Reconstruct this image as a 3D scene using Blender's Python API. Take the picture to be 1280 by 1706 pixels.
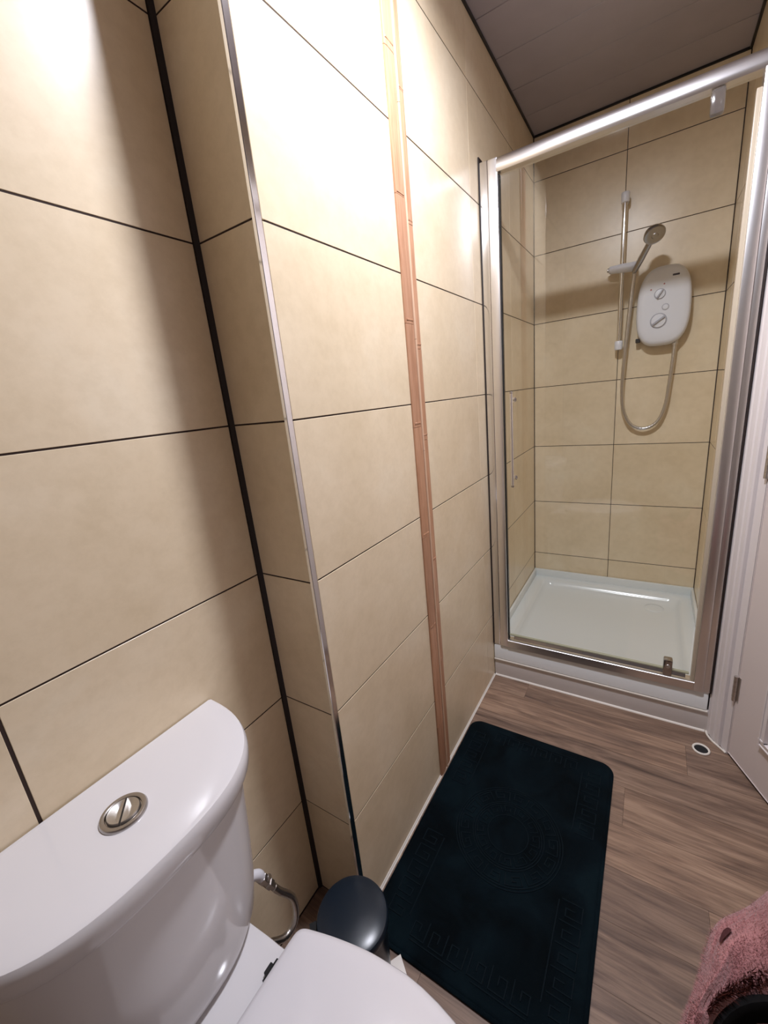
import bpy, bmesh, math, random
from mathutils import Vector, Matrix, noise as mnoise

random.seed(7)
for o in list(bpy.data.objects):
    bpy.data.objects.remove(o)
S = bpy.context.scene
COL = S.collection
PI = math.pi

# ------------------------------------------------------------------ camera
cam_data = bpy.data.cameras.new('camera')
cam = bpy.data.objects.new('camera', cam_data)
COL.objects.link(cam)
right = Vector((0.84230594, 0.52984652, -0.09891088))
down = Vector((0.05952967, -0.27383402, -0.95993289))
fwd = Vector((-0.53570227, 0.80266904, -0.26219361))
M = Matrix((right, -down, -fwd)).transposed().to_4x4()
M.translation = Vector((0.53517, 0.04231, 1.25184))
cam.matrix_world = M
cam_data.sensor_fit = 'HORIZONTAL'
cam_data.sensor_width = 36.0
cam_data.lens = 36.0 * 684.48 / 1280.0
cam_data.clip_start = 0.01
S.camera = cam

# ------------------------------------------------------------------ world, exposure
W = bpy.data.worlds.new('world')
S.world = W
W.use_nodes = True
W.node_tree.nodes['Background'].inputs[0].default_value = (0.55, 0.58, 0.65, 1)
W.node_tree.nodes['Background'].inputs[1].default_value = 0.05
S.view_settings.view_transform = 'Standard'
S.view_settings.look = 'None'
S.view_settings.exposure = 0.0
S.view_settings.gamma = 1.0
S.view_settings.use_curve_mapping = False
LAMP = (0.345, 0.852, 2.275)          # centre of the ceiling lamp's diffuser
LAMP_WATTS = 22.5
LAMP_RADIUS = 0.062
LAMP_SPREAD = math.radians(175)

# ------------------------------------------------------------------ materials
MAT = {}


def srgb(r, g, b):
    def f(c):
        c /= 255.0
        return c / 12.92 if c <= 0.04045 else ((c + 0.055) / 1.055) ** 2.4
    return (f(r), f(g), f(b), 1.0)


def mat(name, color, rough=0.5, metal=0.0, spec=0.5, **kw):
    m = bpy.data.materials.new(name)
    m.use_nodes = True
    b = m.node_tree.nodes['Principled BSDF']
    b.inputs['Base Color'].default_value = color
    b.inputs['Roughness'].default_value = rough
    b.inputs['Metallic'].default_value = metal
    b.inputs['Specular IOR Level'].default_value = spec
    for k, v in kw.items():
        b.inputs[k.replace('_', ' ')].default_value = v
    MAT[name] = m
    return m


def nodes(m):
    return m.node_tree.nodes, m.node_tree.links, m.node_tree.nodes['Principled BSDF']


def rand_coords(m, scale=(1, 1, 1), amount=17.0):
    """Object coordinates shifted by a random offset for each object."""
    n, l, b = nodes(m)
    tc = n.new('ShaderNodeTexCoord')
    oi = n.new('ShaderNodeObjectInfo')
    mul = n.new('ShaderNodeMath'); mul.operation = 'MULTIPLY'; mul.inputs[1].default_value = amount
    comb = n.new('ShaderNodeCombineXYZ')
    l.new(oi.outputs['Random'], mul.inputs[0])
    l.new(mul.outputs[0], comb.inputs[0]); l.new(mul.outputs[0], comb.inputs[1]); l.new(mul.outputs[0], comb.inputs[2])
    add = n.new('ShaderNodeVectorMath'); add.operation = 'ADD'
    l.new(tc.outputs['Object'], add.inputs[0]); l.new(comb.outputs[0], add.inputs[1])
    mp = n.new('ShaderNodeMapping'); mp.inputs['Scale'].default_value = scale
    l.new(add.outputs[0], mp.inputs[0])
    return mp.outputs[0], oi.outputs['Random']


def noise(m, vec, scale, detail=6, rough=0.6, dist=0.0):
    n, l, b = nodes(m)
    t = n.new('ShaderNodeTexNoise')
    t.inputs['Scale'].default_value = scale
    t.inputs['Detail'].default_value = detail
    t.inputs['Roughness'].default_value = rough
    t.inputs['Distortion'].default_value = dist
    if vec is not None:
        l.new(vec, t.inputs['Vector'])
    return t.outputs['Fac']


def ramp(m, fac, stops):
    n, l, b = nodes(m)
    r = n.new('ShaderNodeValToRGB')
    e = r.color_ramp.elements
    while len(e) < len(stops):
        e.new(0.5)
    for el, (p, c) in zip(e, stops):
        el.position = p; el.color = c
    l.new(fac, r.inputs[0])
    return r.outputs[0]


def mixc(m, a, c, fac, mode='MULTIPLY'):
    n, l, b = nodes(m)
    x = n.new('ShaderNodeMix'); x.data_type = 'RGBA'; x.blend_type = mode
    if isinstance(fac, float):
        x.inputs[0].default_value = fac
    else:
        l.new(fac, x.inputs[0])
    for s, v in ((6, a), (7, c)):
        if isinstance(v, tuple):
            x.inputs[s].default_value = v
        else:
            l.new(v, x.inputs[s])
    return x.outputs[2]


def bump(m, fac, strength=0.1, dist=0.002):
    n, l, b = nodes(m)
    bp = n.new('ShaderNodeBump')
    bp.inputs['Strength'].default_value = strength
    bp.inputs['Distance'].default_value = dist
    l.new(fac, bp.inputs['Height'])
    l.new(bp.outputs[0], b.inputs['Normal'])


def setcol(m, out):
    n, l, b = nodes(m)
    l.new(out, b.inputs['Base Color'])


# glazed beige wall tile
m = mat('tile', srgb(222, 200, 160), rough=0.30, spec=0.45)
v, rnd = rand_coords(m)
c1 = ramp(m, noise(m, v, 5.0, 5, 0.55, 0.4), [(0.30, srgb(231, 212, 180)), (0.55, srgb(239, 221, 191)), (0.75, srgb(243, 228, 201))])
c2 = ramp(m, noise(m, v, 38.0, 5, 0.7), [(0.35, (0.93, 0.92, 0.90, 1)), (0.6, (1, 1, 1, 1))])
c3 = ramp(m, rnd, [(0.0, (0.96, 0.955, 0.94, 1)), (1.0, (1, 1, 1, 1))])
setcol(m, mixc(m, mixc(m, c1, c2, 0.8), c3, 1.0))
bump(m, noise(m, v, 14.0, 3), 0.04, 0.004)
mat('grout', srgb(52, 36, 30), rough=0.9)
mat('dark_sealant', srgb(38, 28, 26), rough=0.6)
mat('white_sealant', srgb(232, 226, 216), rough=0.45)

# grey brown wood plank
m = mat('plank', srgb(140, 112, 95), rough=0.42, spec=0.4)
v, rnd = rand_coords(m, (1.0, 9.0, 9.0), 31.0)
g1 = ramp(m, noise(m, v, 3.2, 9, 0.62, 0.9), [(0.28, srgb(92, 76, 67)), (0.45, srgb(132, 110, 95)), (0.60, srgb(158, 134, 115)), (0.78, srgb(178, 155, 136))])
v2, _ = rand_coords(m, (2.0, 70.0, 70.0), 31.0)
g2 = ramp(m, noise(m, v2, 3.0, 6, 0.6, 0.5), [(0.36, (0.66, 0.62, 0.60, 1)), (0.55, (1, 1, 1, 1))])
g3 = ramp(m, rnd, [(0.0, (0.80, 0.78, 0.79, 1)), (0.5, (0.95, 0.92, 0.90, 1)), (1.0, (1.08, 1.02, 0.97, 1))])
setcol(m, mixc(m, mixc(m, g1, g2, 0.75), g3, 1.0))
bump(m, noise(m, v2, 3.0, 6), 0.12, 0.001)
mat('floor_base', srgb(40, 32, 28), rough=0.9)

# bamboo laths
m = mat('lath', srgb(196, 148, 112), rough=0.45)
v, rnd = rand_coords(m, (60.0, 60.0, 4.0), 13.0)
g1 = ramp(m, noise(m, v, 2.0, 6, 0.6, 0.6), [(0.3, srgb(172, 124, 94)), (0.55, srgb(194, 148, 118)), (0.8, srgb(210, 170, 142))])
g3 = ramp(m, rnd, [(0.0, (0.86, 0.84, 0.82, 1)), (1.0, (1.05, 1.03, 1.0, 1))])
setcol(m, mixc(m, g1, g3, 1.0))
m = mat('lath_light', srgb(216, 182, 152), rough=0.45)

mat('chrome', (0.80, 0.80, 0.81, 1), rough=0.10, metal=1.0)
mat('satin_chrome', (0.86, 0.85, 0.85, 1), rough=0.30, metal=1.0)
mat('dark_chrome', (0.45, 0.43, 0.42, 1), rough=0.22, metal=1.0)
mat('steel', (0.62, 0.60, 0.58, 1), rough=0.32, metal=1.0)
m = mat('hose_metal', (0.66, 0.64, 0.62, 1), rough=0.30, metal=1.0)
mat('ceramic', srgb(222, 219, 220), rough=0.10, spec=0.5)
mat('seat_plastic', srgb(222, 219, 222), rough=0.22)
mat('acrylic', srgb(236, 240, 240), rough=0.16)
mat('white_plastic', srgb(232, 233, 240), rough=0.28)
mat('clear_plastic', srgb(176, 170, 168), rough=0.12, Transmission_Weight=0.8)
mat('grey_plastic', srgb(120, 118, 122), rough=0.4)
mat('pale_line', srgb(176, 176, 186), rough=0.4)
mat('dark_mark', srgb(70, 66, 78), rough=0.5)
mat('red_mark', srgb(190, 120, 120), rough=0.4)
mat('plain_black', srgb(18, 18, 20), rough=0.6)  # gasket rubber, also the painted shade in the floor hole and seat slot
mat('seal_strip', srgb(196, 184, 164), rough=0.3)
m = mat('paint_white', srgb(226, 220, 220), rough=0.38)
v, rnd = rand_coords(m, (22, 22, 1.5), 5)
bump(m, noise(m, v, 4.0, 4), 0.08, 0.001)
m = mat('door_paint', srgb(218, 208, 206), rough=0.42)
mat('plaster', srgb(158, 146, 138), rough=0.8)
m = mat('ceiling_panel', srgb(132, 124, 124), rough=0.38)
v, rnd = rand_coords(m)
c1 = ramp(m, noise(m, v, 3.0, 4), [(0.3, srgb(158, 152, 160)), (0.7, srgb(172, 166, 174))])
setcol(m, c1)
mat('ceiling_joint', srgb(128, 122, 126), rough=0.7)
mat('black_trim', srgb(22, 22, 26), rough=0.4)
mat('riser_panel', srgb(214, 208, 204), rough=0.45)
mat('bin_plastic', srgb(20, 32, 44), rough=0.28, spec=0.5)
mat('bin_black', srgb(12, 16, 20), rough=0.4)

# plush mat
m = mat('mat_plush', srgb(7, 19, 27), rough=0.9, spec=0.08)
nn, ll, bb = nodes(m)
bb.inputs['Sheen Weight'].default_value = 0.05
bb.inputs['Sheen Roughness'].default_value = 0.4
bb.inputs['Sheen Tint'].default_value = srgb(90, 120, 140)
tc = nn.new('ShaderNodeTexCoord')
n1 = noise(m, tc.outputs['Object'], 7.0, 3, 0.5, 0.8)
setcol(m, ramp(m, n1, [(0.35, srgb(3, 9, 13)), (0.52, srgb(6, 17, 23)), (0.68, srgb(11, 25, 31))]))
bump(m, noise(m, tc.outputs['Object'], 900.0, 3), 0.5, 0.002)
m = mat('mat_welt', srgb(15, 25, 31), rough=0.9, spec=0.1)  # same plush as the pile; sheen of the pressed lines painted in paler
tcw = m.node_tree.nodes.new('ShaderNodeTexCoord')
bump(m, noise(m, tcw.outputs['Object'], 700.0, 3), 0.4, 0.001)

# pink fleece
m = mat('fleece', srgb(206, 140, 142), rough=0.95, spec=0.1)
nn, ll, bb = nodes(m)
bb.inputs['Sheen Weight'].default_value = 0.3
tc = nn.new('ShaderNodeTexCoord')
setcol(m, ramp(m, noise(m, tc.outputs['Object'], 22.0, 5, 0.6), [(0.3, srgb(158, 104, 106)), (0.6, srgb(180, 126, 126)), (0.85, srgb(194, 144, 142))]))
bump(m, noise(m, tc.outputs['Object'], 240.0, 4), 0.8, 0.004)
mat('fleece_spot', srgb(74, 44, 46), rough=0.95, spec=0.1)
mat('fleece_shaded', srgb(70, 34, 28), rough=0.95, spec=0.1)
m = mat('hamper_black', srgb(7, 6, 7), rough=0.85, spec=0.2)

# shower glass: clear with a mirror reflection that grows at grazing angles
m = bpy.data.materials.new('glass'); MAT['glass'] = m
m.use_nodes = True
n, l = m.node_tree.nodes, m.node_tree.links
n.remove(n['Principled BSDF'])
tr = n.new('ShaderNodeBsdfTransparent'); tr.inputs[0].default_value = (0.985, 0.992, 0.982, 1)
gl = n.new('ShaderNodeBsdfGlossy'); gl.inputs[0].default_value = (1, 1, 1, 1); gl.inputs['Roughness'].default_value = 0.02
fr = n.new('ShaderNodeFresnel'); fr.inputs[0].default_value = 1.45
ge = n.new('ShaderNodeNewGeometry')
ior = n.new('ShaderNodeMapRange'); ior.inputs['To Min'].default_value = 1.45; ior.inputs['To Max'].default_value = 1 / 1.45
l.new(ge.outputs['Backfacing'], ior.inputs[0]); l.new(ior.outputs[0], fr.inputs[0])
mx = n.new('ShaderNodeMixShader')
l.new(fr.outputs[0], mx.inputs[0]); l.new(tr.outputs[0], mx.inputs[1]); l.new(gl.outputs[0], mx.inputs[2])
l.new(mx.outputs[0], n['Material Output'].inputs[0])
mat('glass_edge', srgb(176, 176, 150), rough=0.3)

m = bpy.data.materials.new('lamp_glow'); MAT['lamp_glow'] = m
m.use_nodes = True
n, l = m.node_tree.nodes, m.node_tree.links
n.remove(n['Principled BSDF'])
em = n.new('ShaderNodeEmission'); em.inputs[0].default_value = (1.0, 0.97, 0.99, 1); em.inputs[1].default_value = 6.0
l.new(em.outputs[0], n['Material Output'].inputs[0])


# ------------------------------------------------------------------ mesh helpers
def obj(name, bm, material, parent=None, smooth=False, loc=None):
    if isinstance(bm, bmesh.types.BMesh):
        me = bpy.data.meshes.new(name)
        bmesh.ops.recalc_face_normals(bm, faces=bm.faces)
        bm.to_mesh(me); bm.free()
    else:
        me = bm
    if not me.materials:
        me.materials.append(MAT[material])
    if smooth:
        for p in me.polygons:
            p.use_smooth = True
        if smooth == 'auto':
            me.set_sharp_from_angle(angle=math.radians(38))
    o = bpy.data.objects.new(name, me)
    COL.objects.link(o)
    if parent:
        o.parent = parent
    if loc:
        o.location = loc
    return o


def tag(o, label, cat, kind=None, group=None):
    o['label'] = label; o['category'] = cat
    if kind:
        o['kind'] = kind
    if group:
        o['group'] = group
    return o


def thing(name, label, cat, loc=(0, 0, 0), kind=None):
    o = bpy.data.objects.new(name, None)
    COL.objects.link(o)
    o.location = loc
    o.empty_display_size = 0.05
    return tag(o, label, cat, kind)


def child(o, parent):
    """world-space mesh under a parent that is only translated"""
    o.parent = parent
    o.location = o.location - parent.location
    return o


def bm_new():
    return bmesh.new()


def box(bm, x0, x1, y0, y1, z0, z1, bev=0.0, seg=2):
    r = bmesh.ops.create_cube(bm, size=1.0)
    vs = r['verts']
    for v_ in vs:
        v_.co = Vector(((x0 + x1) / 2 + v_.co.x * (x1 - x0), (y0 + y1) / 2 + v_.co.y * (y1 - y0), (z0 + z1) / 2 + v_.co.z * (z1 - z0)))
    if bev:
        es = list({e for v_ in vs for e in v_.link_edges})
        bmesh.ops.bevel(bm, geom=es, offset=bev, segments=seg, affect='EDGES', profile=0.6)
    return bm


def boxo(name, x0, x1, y0, y1, z0, z1, material, parent=None, bev=0.0, seg=2):
    bm = bm_new(); box(bm, x0, x1, y0, y1, z0, z1, bev, seg)
    o = obj(name, bm, material, None, 'auto' if bev else False)
    if parent:
        child(o, parent)
    return o


def loft(bm, loops, cap0=True, cap1=True, closed=True):
    rows = [[bm.verts.new(p) for p in lp] for lp in loops]
    n_ = len(rows[0])
    for a, b in zip(rows, rows[1:]):
        for i in range(n_ if closed else n_ - 1):
            j = (i + 1) % n_
            bm.faces.new((a[i], a[j], b[j], b[i]))
    if cap0:
        bm.faces.new(rows[0])
    if cap1:
        bm.faces.new(rows[-1])
    return rows


def frame_of(d, up=None):
    d = d.normalized()
    a = up if up is not None else (Vector((0, 0, 1)) if abs(d.z) < 0.9 else Vector((1, 0, 0)))
    u = a - d * a.dot(d)
    u.normalize()
    return u, d.cross(u)


def tube(bm, pts, r, n_=12, cap=True):
    pts = [Vector(p) for p in pts]
    loops = []
    u = None
    for i, p in enumerate(pts):
        d = (pts[min(i + 1, len(pts) - 1)] - pts[max(i - 1, 0)])
        u, w = frame_of(d, u)
        rr = r[i] if isinstance(r, (list, tuple)) else r
        loops.append([p + (u * math.cos(2 * PI * k / n_) + w * math.sin(2 * PI * k / n_)) * rr for k in range(n_)])
    loft(bm, loops, cap, cap)
    return bm


def lathe(bm, prof, org=(0, 0, 0), axis=(0, 0, 1), n_=32, cap=True):
    """prof: list of (radius, height along axis)"""
    org = Vector(org); d = Vector(axis).normalized()
    u, w = frame_of(d)
    loops = [[org + d * h + (u * math.cos(2 * PI * k / n_) + w * math.sin(2 * PI * k / n_)) * max(r, 1e-5) for k in range(n_)] for r, h in prof]
    loft(bm, loops, cap, cap)
    return bm


def catmull(pts, k=8):
    pts = [Vector(p) for p in pts]
    P = [pts[0] * 2 - pts[1]] + pts + [pts[-1] * 2 - pts[-2]]
    out = []
    for i in range(1, len(P) - 2):
        p0, p1, p2, p3 = P[i - 1:i + 3]
        for s in range(k):
            t = s / k
            out.append(0.5 * ((2 * p1) + (p2 - p0) * t + (2 * p0 - 5 * p1 + 4 * p2 - p3) * t * t + (3 * p1 - p0 - 3 * p2 + p3) * t ** 3))
    out.append(pts[-1])
    return out


def extrude_profile(bm, prof, along, org, a, b):
    """prof: 2D points (p,q); a,b: axes of the profile; along: Vector of extrusion"""
    org = Vector(org); a = Vector(a); b = Vector(b); al = Vector(along)
    l0 = [org + a * p + b * q for p, q in prof]
    loft(bm, [l0, [x + al for x in l0]])
    return bm


def rrect(x0, x1, y0, y1, r, n_=6):
    pts = []
    for cx, cy, a0 in ((x1 - r, y1 - r, 0), (x0 + r, y1 - r, PI / 2), (x0 + r, y0 + r, PI), (x1 - r, y0 + r, 1.5 * PI)):
        for k in range(n_ + 1):
            a = a0 + PI / 2 * k / n_
            pts.append((cx + r * math.cos(a), cy + r * math.sin(a)))
    return pts


# ------------------------------------------------------------------ the room: walls with single tiles
TH = 0.31
ZJ = [0.004] + [(3.977 + j) * TH for j in range(-3, 4)] + [2.338]
ZC = 2.344
tile_cache = {}


def tile_mesh(w, h, key=''):
    k = (round(w, 4), round(h, 4))
    if k not in tile_cache:
        bm = bm_new()
        c = 0.0005
        loops = []
        for ins, n_ in ((0, -0.008), (0, -c), (c, 0)):
            a, b = w / 2 - ins, h / 2 - ins
            loops.append([Vector((-a, -b, n_)), Vector((a, -b, n_)), Vector((a, b, n_)), Vector((-a, b, n_))])
        loft(bm, loops)
        bmesh.ops.recalc_face_normals(bm, faces=bm.faces)
        me = bpy.data.meshes.new('tile')
        bm.to_mesh(me); bm.free()
        me.materials.append(MAT['tile'])
        tile_cache[k] = me
    return tile_cache[k]


def tiled_wall(name, label, org, u, nrm, cuts, u_lo, u_hi, z_lo=0.0, z_hi=ZC, gap=0.0030, vgap=0.002, e_lo=0.002, e_hi=0.002, thick=0.06):
    """org: point where u = 0 and z = 0; tiles face nrm"""
    org = Vector(org); u = Vector(u).normalized(); nrm = Vector(nrm).normalized(); zz = Vector((0, 0, 1))
    bm = bm_new()
    base = [org + u * u_lo - nrm * 0.0008, org + u * u_hi - nrm * 0.0008, org + u * u_hi - nrm * thick, org + u * u_lo - nrm * thick]
    loft(bm, [[p + zz * z_lo for p in base], [p + zz * z_hi for p in base]])
    w = obj(name, bm, 'grout')
    tag(w, label, 'wall', 'structure')
    rot = Matrix((u, zz, u.cross(zz))).transposed().to_4x4()
    if u.cross(zz).dot(nrm) < 0:
        rot = Matrix((-u, zz, (-u).cross(zz))).transposed().to_4x4()
    for i, (c0, c1) in enumerate(zip(cuts, cuts[1:])):
        a = c0 + (e_lo if i == 0 else vgap / 2)
        b = c1 - (e_hi if i == len(cuts) - 2 else vgap / 2)
        for z0, z1 in zip(ZJ, ZJ[1:]):
            if z1 < z_lo + 0.02:
                continue
            g0, g1 = z0 + gap / 2, z1 - gap / 2
            t = obj('tile', tile_mesh(b - a, g1 - g0), 'tile')
            mm = rot.copy()
            mm.translation = org + u * (a + b) / 2 + zz * (g0 + g1) / 2
            t.matrix_world = mm
            t.parent = w
    return w


Y_RET = 0.571
X_REC = -0.149
YB = 2.394
XR = 0.762
tiled_wall('wall_left', 'beige tiled long wall with the wooden strip, running into the shower', (0, 0, 0), (0, 1, 0), (1, 0, 0),
           [0.585, 1.060, 1.531, 1.979, YB - 0.002], Y_RET + 0.02, YB, vgap=0.0014, e_lo=0.0005, e_hi=0.003)
tiled_wall('wall_recess', 'beige tiled recessed wall behind the toilet', (X_REC, 0, 0), (0, 1, 0), (1, 0, 0),
           [-0.90, -0.77, -0.32, 0.130, Y_RET - 0.008], -0.92, Y_RET + 0.02, vgap=0.0045, e_hi=0.001)
tiled_wall('wall_return', 'narrow beige tiled return between toilet recess and long wall', (0, Y_RET, 0), (1, 0, 0), (0, -1, 0),
           [X_REC, -0.0], X_REC, -0.004, e_lo=0.001, e_hi=0.001, thick=0.015)
tiled_wall('wall_back', 'beige tiled back wall of the shower', (0, YB, 0), (1, 0, 0), (0, -1, 0),
           [0.0, 0.382, XR], -0.06, XR + 0.06, vgap=0.0026, e_lo=0.003, e_hi=0.003)
tiled_wall('wall_right', 'beige tiled right side wall inside the shower', (XR, 0, 0), (0, 1, 0), (-1, 0, 0),
           [1.645, 1.979, YB], 1.64, YB, e_hi=0.003)

# angled wall with the doorway
UA = Vector((0.0730, -0.1640, 0)).normalized()
NA = Vector((-0.1640, -0.0730, 0)).normalized()
PA = Vector((0.776, 1.629, 0))       # left edge of the architrave at floor level
aw = tiled_wall('wall_right_door', 'angled wall beside the shower holding the white door', PA, UA, NA,
                [-0.022, -0.001], -0.022, 0.104, thick=0.10)


def at_a(u_, n_, z_):
    return PA + UA * u_ + NA * n_ + Vector((0, 0, z_))


def abox(bm, u0, u1, n0, n1, z0, z1, bev=0.0):
    r = bmesh.ops.create_cube(bm, size=1.0)
    vs = r['verts']
    for v_ in vs:
        c = v_.co
        v_.co = at_a((u0 + u1) / 2 + c.x * (u1 - u0), (n0 + n1) / 2 + c.y * (n1 - n0), (z0 + z1) / 2 + c.z * (z1 - z0))
    if bev:
        bmesh.ops.bevel(bm, geom=list({e for v_ in vs for e in v_.link_edges}), offset=bev, segments=2, affect='EDGES')
    return bm


D0, D1 = 0.104, 0.104 + 0.686
bm = bm_new(); abox(bm, D0, D1, -0.10, -0.002, 2.03, ZC)
tag(obj('wall_over_door', bm, 'plaster'), 'plain wall strip above the white door', 'wall', 'structure')
bm = bm_new(); abox(bm, D1 + 0.005, D1 + 0.10, -0.10, -0.002, 0, ZC)
tag(obj('wall_beside_door', bm, 'plaster'), 'plain wall strip on the latch side of the white door', 'wall', 'structure')
pe = at_a(D1 + 0.10, 0, 0)
XN = pe.x + 0.0
boxo_wr = boxo('wall_near', XN, XN + 0.06, -0.92, pe.y, 0, ZC, 'plaster')
tag(boxo_wr, 'plain wall on the right near the camera', 'wall', 'structure')
o = boxo('wall_front', X_REC, XN, -0.98, -0.92, 0, ZC, 'plaster')
tag(o, 'plain wall behind the camera', 'wall', 'structure')

# ------------------------------------------------------------------ floor with planks
bm = bm_new(); box(bm, -0.16, XN + 0.05, -0.95, 1.66, -0.06, -0.003)
floor = obj('floor', bm, 'floor_base')
tag(floor, 'grey brown wood plank floor of the bathroom', 'floor', 'structure')
PW = 0.1335


def wall_x(y):
    """x of the angled wall's face at depth y (planks stop there)"""
    if y > 1.62:
        return 0.775
    if y < pe.y:
        return XN
    return PA.x + (PA.y - y) * UA.x / -UA.y


plank_ends = {0: 0.533, 3: 0.155, 1: 0.93, 2: 0.70}
row0 = 1.1155
for k in range(-16, 4):
    y0, y1 = row0 + k * PW + 0.0001, row0 + (k + 1) * PW - 0.0001
    y0c, y1c = max(y0, -0.92), min(y1, 1.622)
    if y1c - y0c < 0.01:
        continue
    xl = X_REC if y1c < Y_RET else 0.0
    if y0c < Y_RET < y1c:
        xl = X_REC
    e = plank_ends.get(k, 0.1 + 0.37 * ((k * 5) % 4) - 0.12)
    ends = [e + q * 0.92 for q in range(-2, 3)]
    xs = [xl] + [q for q in ends if xl + 0.06 < q < wall_x(y1c) - 0.06] + [None]
    for a, b in zip(xs, xs[1:]):
        bm = bm_new()
        xa = a + 0.0001
        if b is None:
            xb0, xb1 = wall_x(y0c), wall_x(y1c)
        else:
            xb0 = xb1 = b - 0.0001
        cx, cy = (xa + xb0) / 2, (y0c + y1c) / 2
        low = [Vector((xa, y0c, -0.003)), Vector((xb0, y0c, -0.003)), Vector((xb1, y1c, -0.003)), Vector((xa, y1c, -0.003))]
        c = 0.0002
        top = [Vector((xa + c, y0c + c, 0)), Vector((xb0 - c, y0c + c, 0)), Vector((xb1 - c, y1c - c, 0)), Vector((xa + c, y1c - c, 0))]
        off = Vector((cx, cy, 0))
        loft(bm, [[p - off for p in low], [p - off for p in top]])
        obj('plank', bm, 'plank', floor, loc=off)

# ------------------------------------------------------------------ ceiling panels
bm = bm_new(); box(bm, X_REC - 0.02, XN + 0.05, -0.98, YB + 0.02, ZC + 0.010, ZC + 0.07)
ceil = obj('ceiling', bm, 'ceiling_joint')
tag(ceil, 'dark grey panelled bathroom ceiling', 'ceiling', 'structure')
yy = 1.619 - 0.199 * 13
while yy < YB:
    y0, y1 = yy, min(yy + 0.199, YB)
    a0, a1 = max(y0, -0.95), y1
    if a1 - a0 > 0.02:
        x0 = X_REC if a0 < Y_RET else 0.0
        x1 = XR if a0 > 1.6 else XN
        boxo('panel', x0, x1, a0 + 0.0008, a1 - 0.0008, ZC, ZC + 0.010, 'ceiling_panel', ceil, 0.0012, 1)
    yy += 0.199
# black edge trim where ceiling meets the tiles
for i, (x0, x1, y0, y1) in enumerate(((0.0, 0.006, Y_RET, YB), (0.006, XR - 0.006, YB - 0.006, YB), (XR - 0.008, XR, 1.645, YB), (X_REC, X_REC + 0.006, -0.9, Y_RET))):
    o = boxo('trim_%d' % (i + 1), x0, x1, y0, y1, ZC - 0.007, ZC, 'black_trim')
    tag(o, ['black ceiling edge trim along the long wall', 'black ceiling edge trim over the shower back wall', 'black ceiling edge trim on the right of the shower',
            'black ceiling edge trim above the toilet recess'][i], 'trim', 'structure')

# dark corner joint and the chrome corner profile
bm = bm_new()
extrude_profile(bm, [(0.0, 0.0), (0.008, 0.0), (0.0055, -0.0035), (0.0035, -0.0075), (0.0, -0.008)], (0, 0, 2.336), (X_REC, Y_RET, 0.002), (1, 0, 0), (0, 1, 0))
tag(obj('trim_5', bm, 'dark_sealant'), 'dark vertical joint in the inner corner of the toilet recess', 'trim', 'structure')
bm = bm_new()
prof = [(-0.004, -0.0006), (0.0002, -0.0006), (0.0010, 0.0002), (0.0013, 0.0014), (0.0013, 0.0120), (0.0004, 0.0126), (-0.006, 0.0126), (-0.006, -0.0006)]
extrude_profile(bm, prof, (0, 0, 2.336), (0.0, Y_RET, 0.002), (1, 0, 0), (0, 1, 0))
tag(obj('trim_6', bm, 'chrome', smooth=False), 'chrome corner profile on the outer edge of the long wall', 'trim', 'structure')
# floor sealant bead along the long wall
bm = bm_new()
extrude_profile(bm, [(0, 0), (0.0055, 0), (0.0030, 0.0022), (0.0012, 0.006), (0, 0.0065)], (0, 1.612 - 0.586, 0), (0.0002, 0.586, 0.0), (1, 0, 0), (0, 0, 1))
tag(obj('trim_7', bm, 'white_sealant'), 'white sealant bead between floor and long wall', 'trim', 'structure')

# ------------------------------------------------------------------ bamboo strip on the long wall
st = thing('bamboo_strip', 'vertical light brown bamboo strip fixed to the beige tiled long wall', 'strip', (0, 1.06, 0))
cols = [(1.0225, 1.0645, [0.0, 0.20, 0.565, 0.86, 1.172, 1.43, 1.71, 1.985, 2.15, 2.336], 0.0055, 'lath'),
        (1.0650, 1.0715, [0.0, 0.60, 1.105, 1.395, 1.90, 2.336], 0.0072, 'lath_light'),
        (1.0720, 1.0985, [0.0, 0.42, 0.77, 1.133, 1.372, 1.66, 1.93, 2.10, 2.336], 0.0050, 'lath')]
for y0, y1, zs, th, mn in cols:
    for a, b in zip(zs, zs[1:]):
        z0, z1 = a + (0.0005 if a else 0.001), b - 0.0005
        bm = bm_new()
        w2 = (y1 - y0) / 2 - 0.0003
        prof = [(0.0002, -w2), (th * 0.75, -w2), (th, -w2 * 0.65), (th * 1.06, 0), (th, w2 * 0.65), (th * 0.75, w2), (0.0002, w2)]
        jit = random.uniform(-0.0004, 0.0004)
        h2 = (z1 - z0) / 2
        extrude_profile(bm, [(p + jit if p > 0.001 else p, q) for p, q in prof], (0, 0, 2 * h2), (0, 0, -h2), (1, 0, 0), (0, 1, 0))
        o = obj('lath', bm, mn, None, loc=(0.0003, (y0 + y1) / 2, (z0 + z1) / 2))
        child(o, st)
        # raised node of the cane just over some joints
        if mn == 'lath' and 0.3 < a < 2.2:
            bm = bm_new()
            box(bm, 0.001, th * 1.06 + 0.0004, -w2 * 0.8, w2 * 0.8, -0.0018, 0.0018, 0.0003, 1)
            k = obj('cane_node', bm, mn, o)
            k.location = (0, 0, -h2 + random.uniform(0.004, 0.016))

# ------------------------------------------------------------------ shower tray and riser
YT = 1.612
tray = thing('shower_tray', 'white square shower tray raised on a plinth', 'shower tray', (0.38, 2.0, 0.0))
bm = bm_new()
X0, X1, Y0, Y1 = 0.002, XR - 0.002, YT, YB - 0.002


def rl(ins, z, r):
    return [Vector((x, y, z)) for x, y in rrect(X0 + ins, X1 - ins, Y0 + ins, Y1 - ins, r)]


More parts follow.
